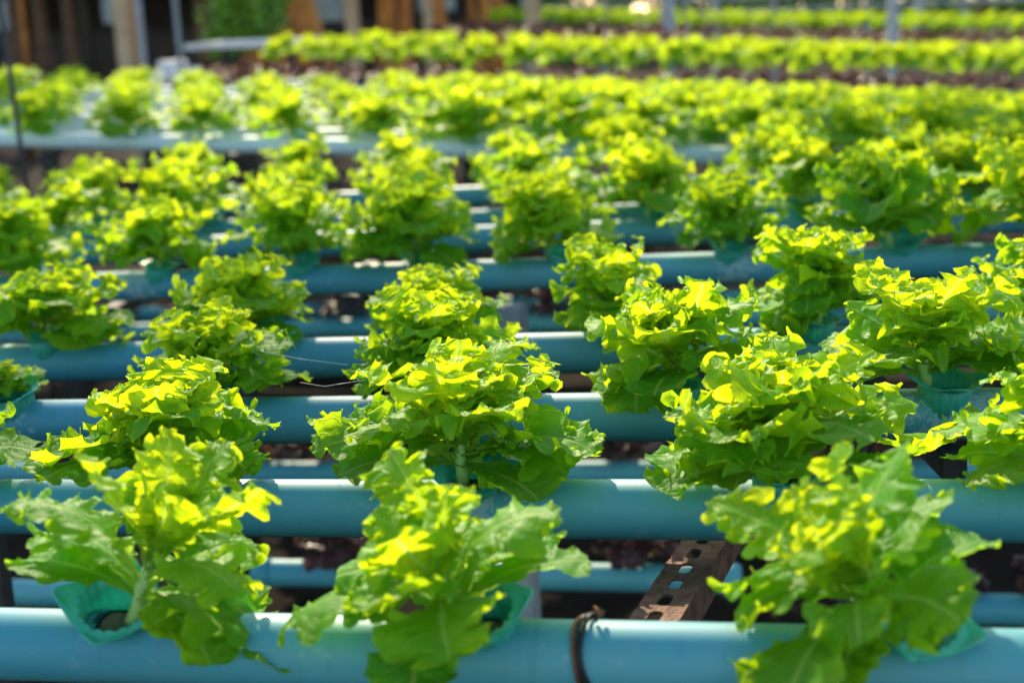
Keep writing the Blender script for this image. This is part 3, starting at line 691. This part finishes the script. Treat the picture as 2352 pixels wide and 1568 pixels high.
# white board and round pale basins behind the far bench
def board():
    p = at(590, 100, 13); o = obj('table', None, loc=(p.x, p.y, 0), rot=(0, 0, -.2)); tag(o, 'pale white table top at the left end of the yellow bed', 'table')
    b = MB(); b.box((0, 0, p.z), (1.05, .9, .05), bev=.01); b.build('tabletop', SLAB, o)
    for sx in (-.46, .46):
        for sy in (-.38, .38): l_ = MB(); l_.box((sx, sy, p.z/2-.03), (.05, .05, p.z-.06)); l_.build('leg', DARKMETAL, o)
board()
for k, (x, y, d) in enumerate([(395, 142, 10.5), (432, 158, 9.8), (345, 168, 9.6)]):
    p = at(x, y, d); b = MB(); R_ = .11-.015*k
    b.tube([(0, 0, -.16), (0, 0, -.15), (0, 0, 0), (0, 0, .01), (0, 0, .0), (0, 0, -.12)], [R_*.7, R_*.8, R_, R_*1.05, R_*.93, R_*.75], 20)
    o = obj('basin', b.mesh('basin'), SLAB, loc=p); tag(o, 'pale round basin behind the far bench at left, %s' % ['upper one', 'middle one', 'left one'][k], 'basin', 'pale basins')
    b = MB(); b.box((0, 0, (p.z-.16)/2), (.16, .16, p.z-.165)); o = obj('basin_stand', b.mesh('basin_stand'), WOOD, loc=(p.x, p.y, 0)); tag(o, 'dark wooden stand under the %s pale basin' % ['upper', 'middle', 'left'][k], 'stand', 'basin stands')
# dark shed along the back left
def shed():
    a = at(-700, 60, 27); b_ = at(1250, 30, 30); d = Vector((b_.x-a.x, b_.y-a.y, 0)); L = d.length; d.normalize(); yaw = math.atan2(d.y, d.x)
    root = obj('shed', None, loc=(a.x, a.y, 0), rot=(0, 0, yaw)); tag(root, 'long dark wooden shed with pale openings behind the trunks', 'shed')
    m_ = MB(); R = random.Random(2); x = 0
    m_.box((L/2, .1, .55), (L, .12, 1.1)); m_.box((L/2, .1, 3.4), (L, .12, 2.6)); m_.build('plank_wall', WOOD, root)
    m_ = MB()
    for z in (.25, .6, .95, 1.15): m_.box((L/2, .02, z), (L, .03, .07))
    m_.build('rails', WOOD, root)
    for k in range(int(L/1.1)):
        q = MB(); q.box((.5+k*1.1+R.uniform(-.2, .2), .0, 1.6), (.1+R.uniform(0, .12), .1, 3.2)); q.build('post', BARK if k % 3 else WOOD, root)
        if R.random() < .5:
            q = MB(); ww = R.uniform(.35, .8); q.box((1.05+k*1.1, .30, 1.6), (ww, .04, R.uniform(.35, .9))); q.build('gap_light_panel', GAP_LIGHT, root)  # bright gaps between the planks, built as pale boards
    m_ = MB(); m_.box((L/2, 1.2, 4.8), (L+1, 3.6, .08)); m_.build('roof', DARKMETAL, root)
    m_ = MB(); m_.box((L/2, 2.6, 2.3), (L, .1, 4.6)); m_.build('back_wall', WOOD, root)
shed()
def bush(x, y, d, rad, lab, n=900, ls=.1, seed=1):
    p = at(x, y, d); root = obj('bush', None, loc=(p.x, p.y, 0)); tag(root, lab, 'bush', 'bushes at the back')
    b = MB(); b.tube([(0, 0, 0), (.03, 0, p.z*.6), (0, .02, p.z)], [.05, .04, .02], 8); b.build('stem', BARK, root)
    leafball(root, Vector((0, 0, p.z)), rad, n, ls, seed, name='foliage')
bush(555, 45, 15, (.34, .4, .5), 'bright green bush left of the thin orange trunk', seed=3, n=1600)
bush(615, 5, 15.5, (.30, .3, .25), 'green branch overhanging beside the thin orange trunk', seed=4)
# far hedge at the right back, with the netting rails in front
def hedge():
    a = at(1180, 10, 34); b_ = at(3200, -60, 26)
    n = 26
    for k in range(n):
        p = a.lerp(b_, k/(n-1)); root = obj('hedge_shrub', None, loc=(p.x, p.y, 0)); tag(root, 'dark green shrub in the hedge far behind the strips at right', 'shrub', 'hedge shrubs')
        b = MB(); b.tube([(0, 0, 0), (0, 0, 1.6)], [.08, .04], 6); b.build('stem', BARK, root)
        leafball(root, Vector((0, 0, 1.7)), (1.0, .8, 1.7), 1100, .22, 50+k, name='foliage')
hedge()
def rails():
    a = at(1200, 22, 24); b_ = at(2700, 12, 20); d = b_-a; root = obj('rail_fence', None, loc=(a.x, a.y, 0), rot=(0, 0, math.atan2(d.y, d.x)))
    tag(root, 'pale horizontal rails behind the farthest green strip', 'rail fence'); L = Vector((d.x, d.y, 0)).length
    for z in (1.12, 1.30, 1.50, 1.68):
        m_ = MB(); m_.box((L/2, 0, z), (L, .03, .045)); m_.build('rail', FOAM, root)
    for k in range(8): m_ = MB(); m_.box((k*L/7, .04, .95), (.05, .04, 1.9)); m_.build('post', FOAM, root)
rails()
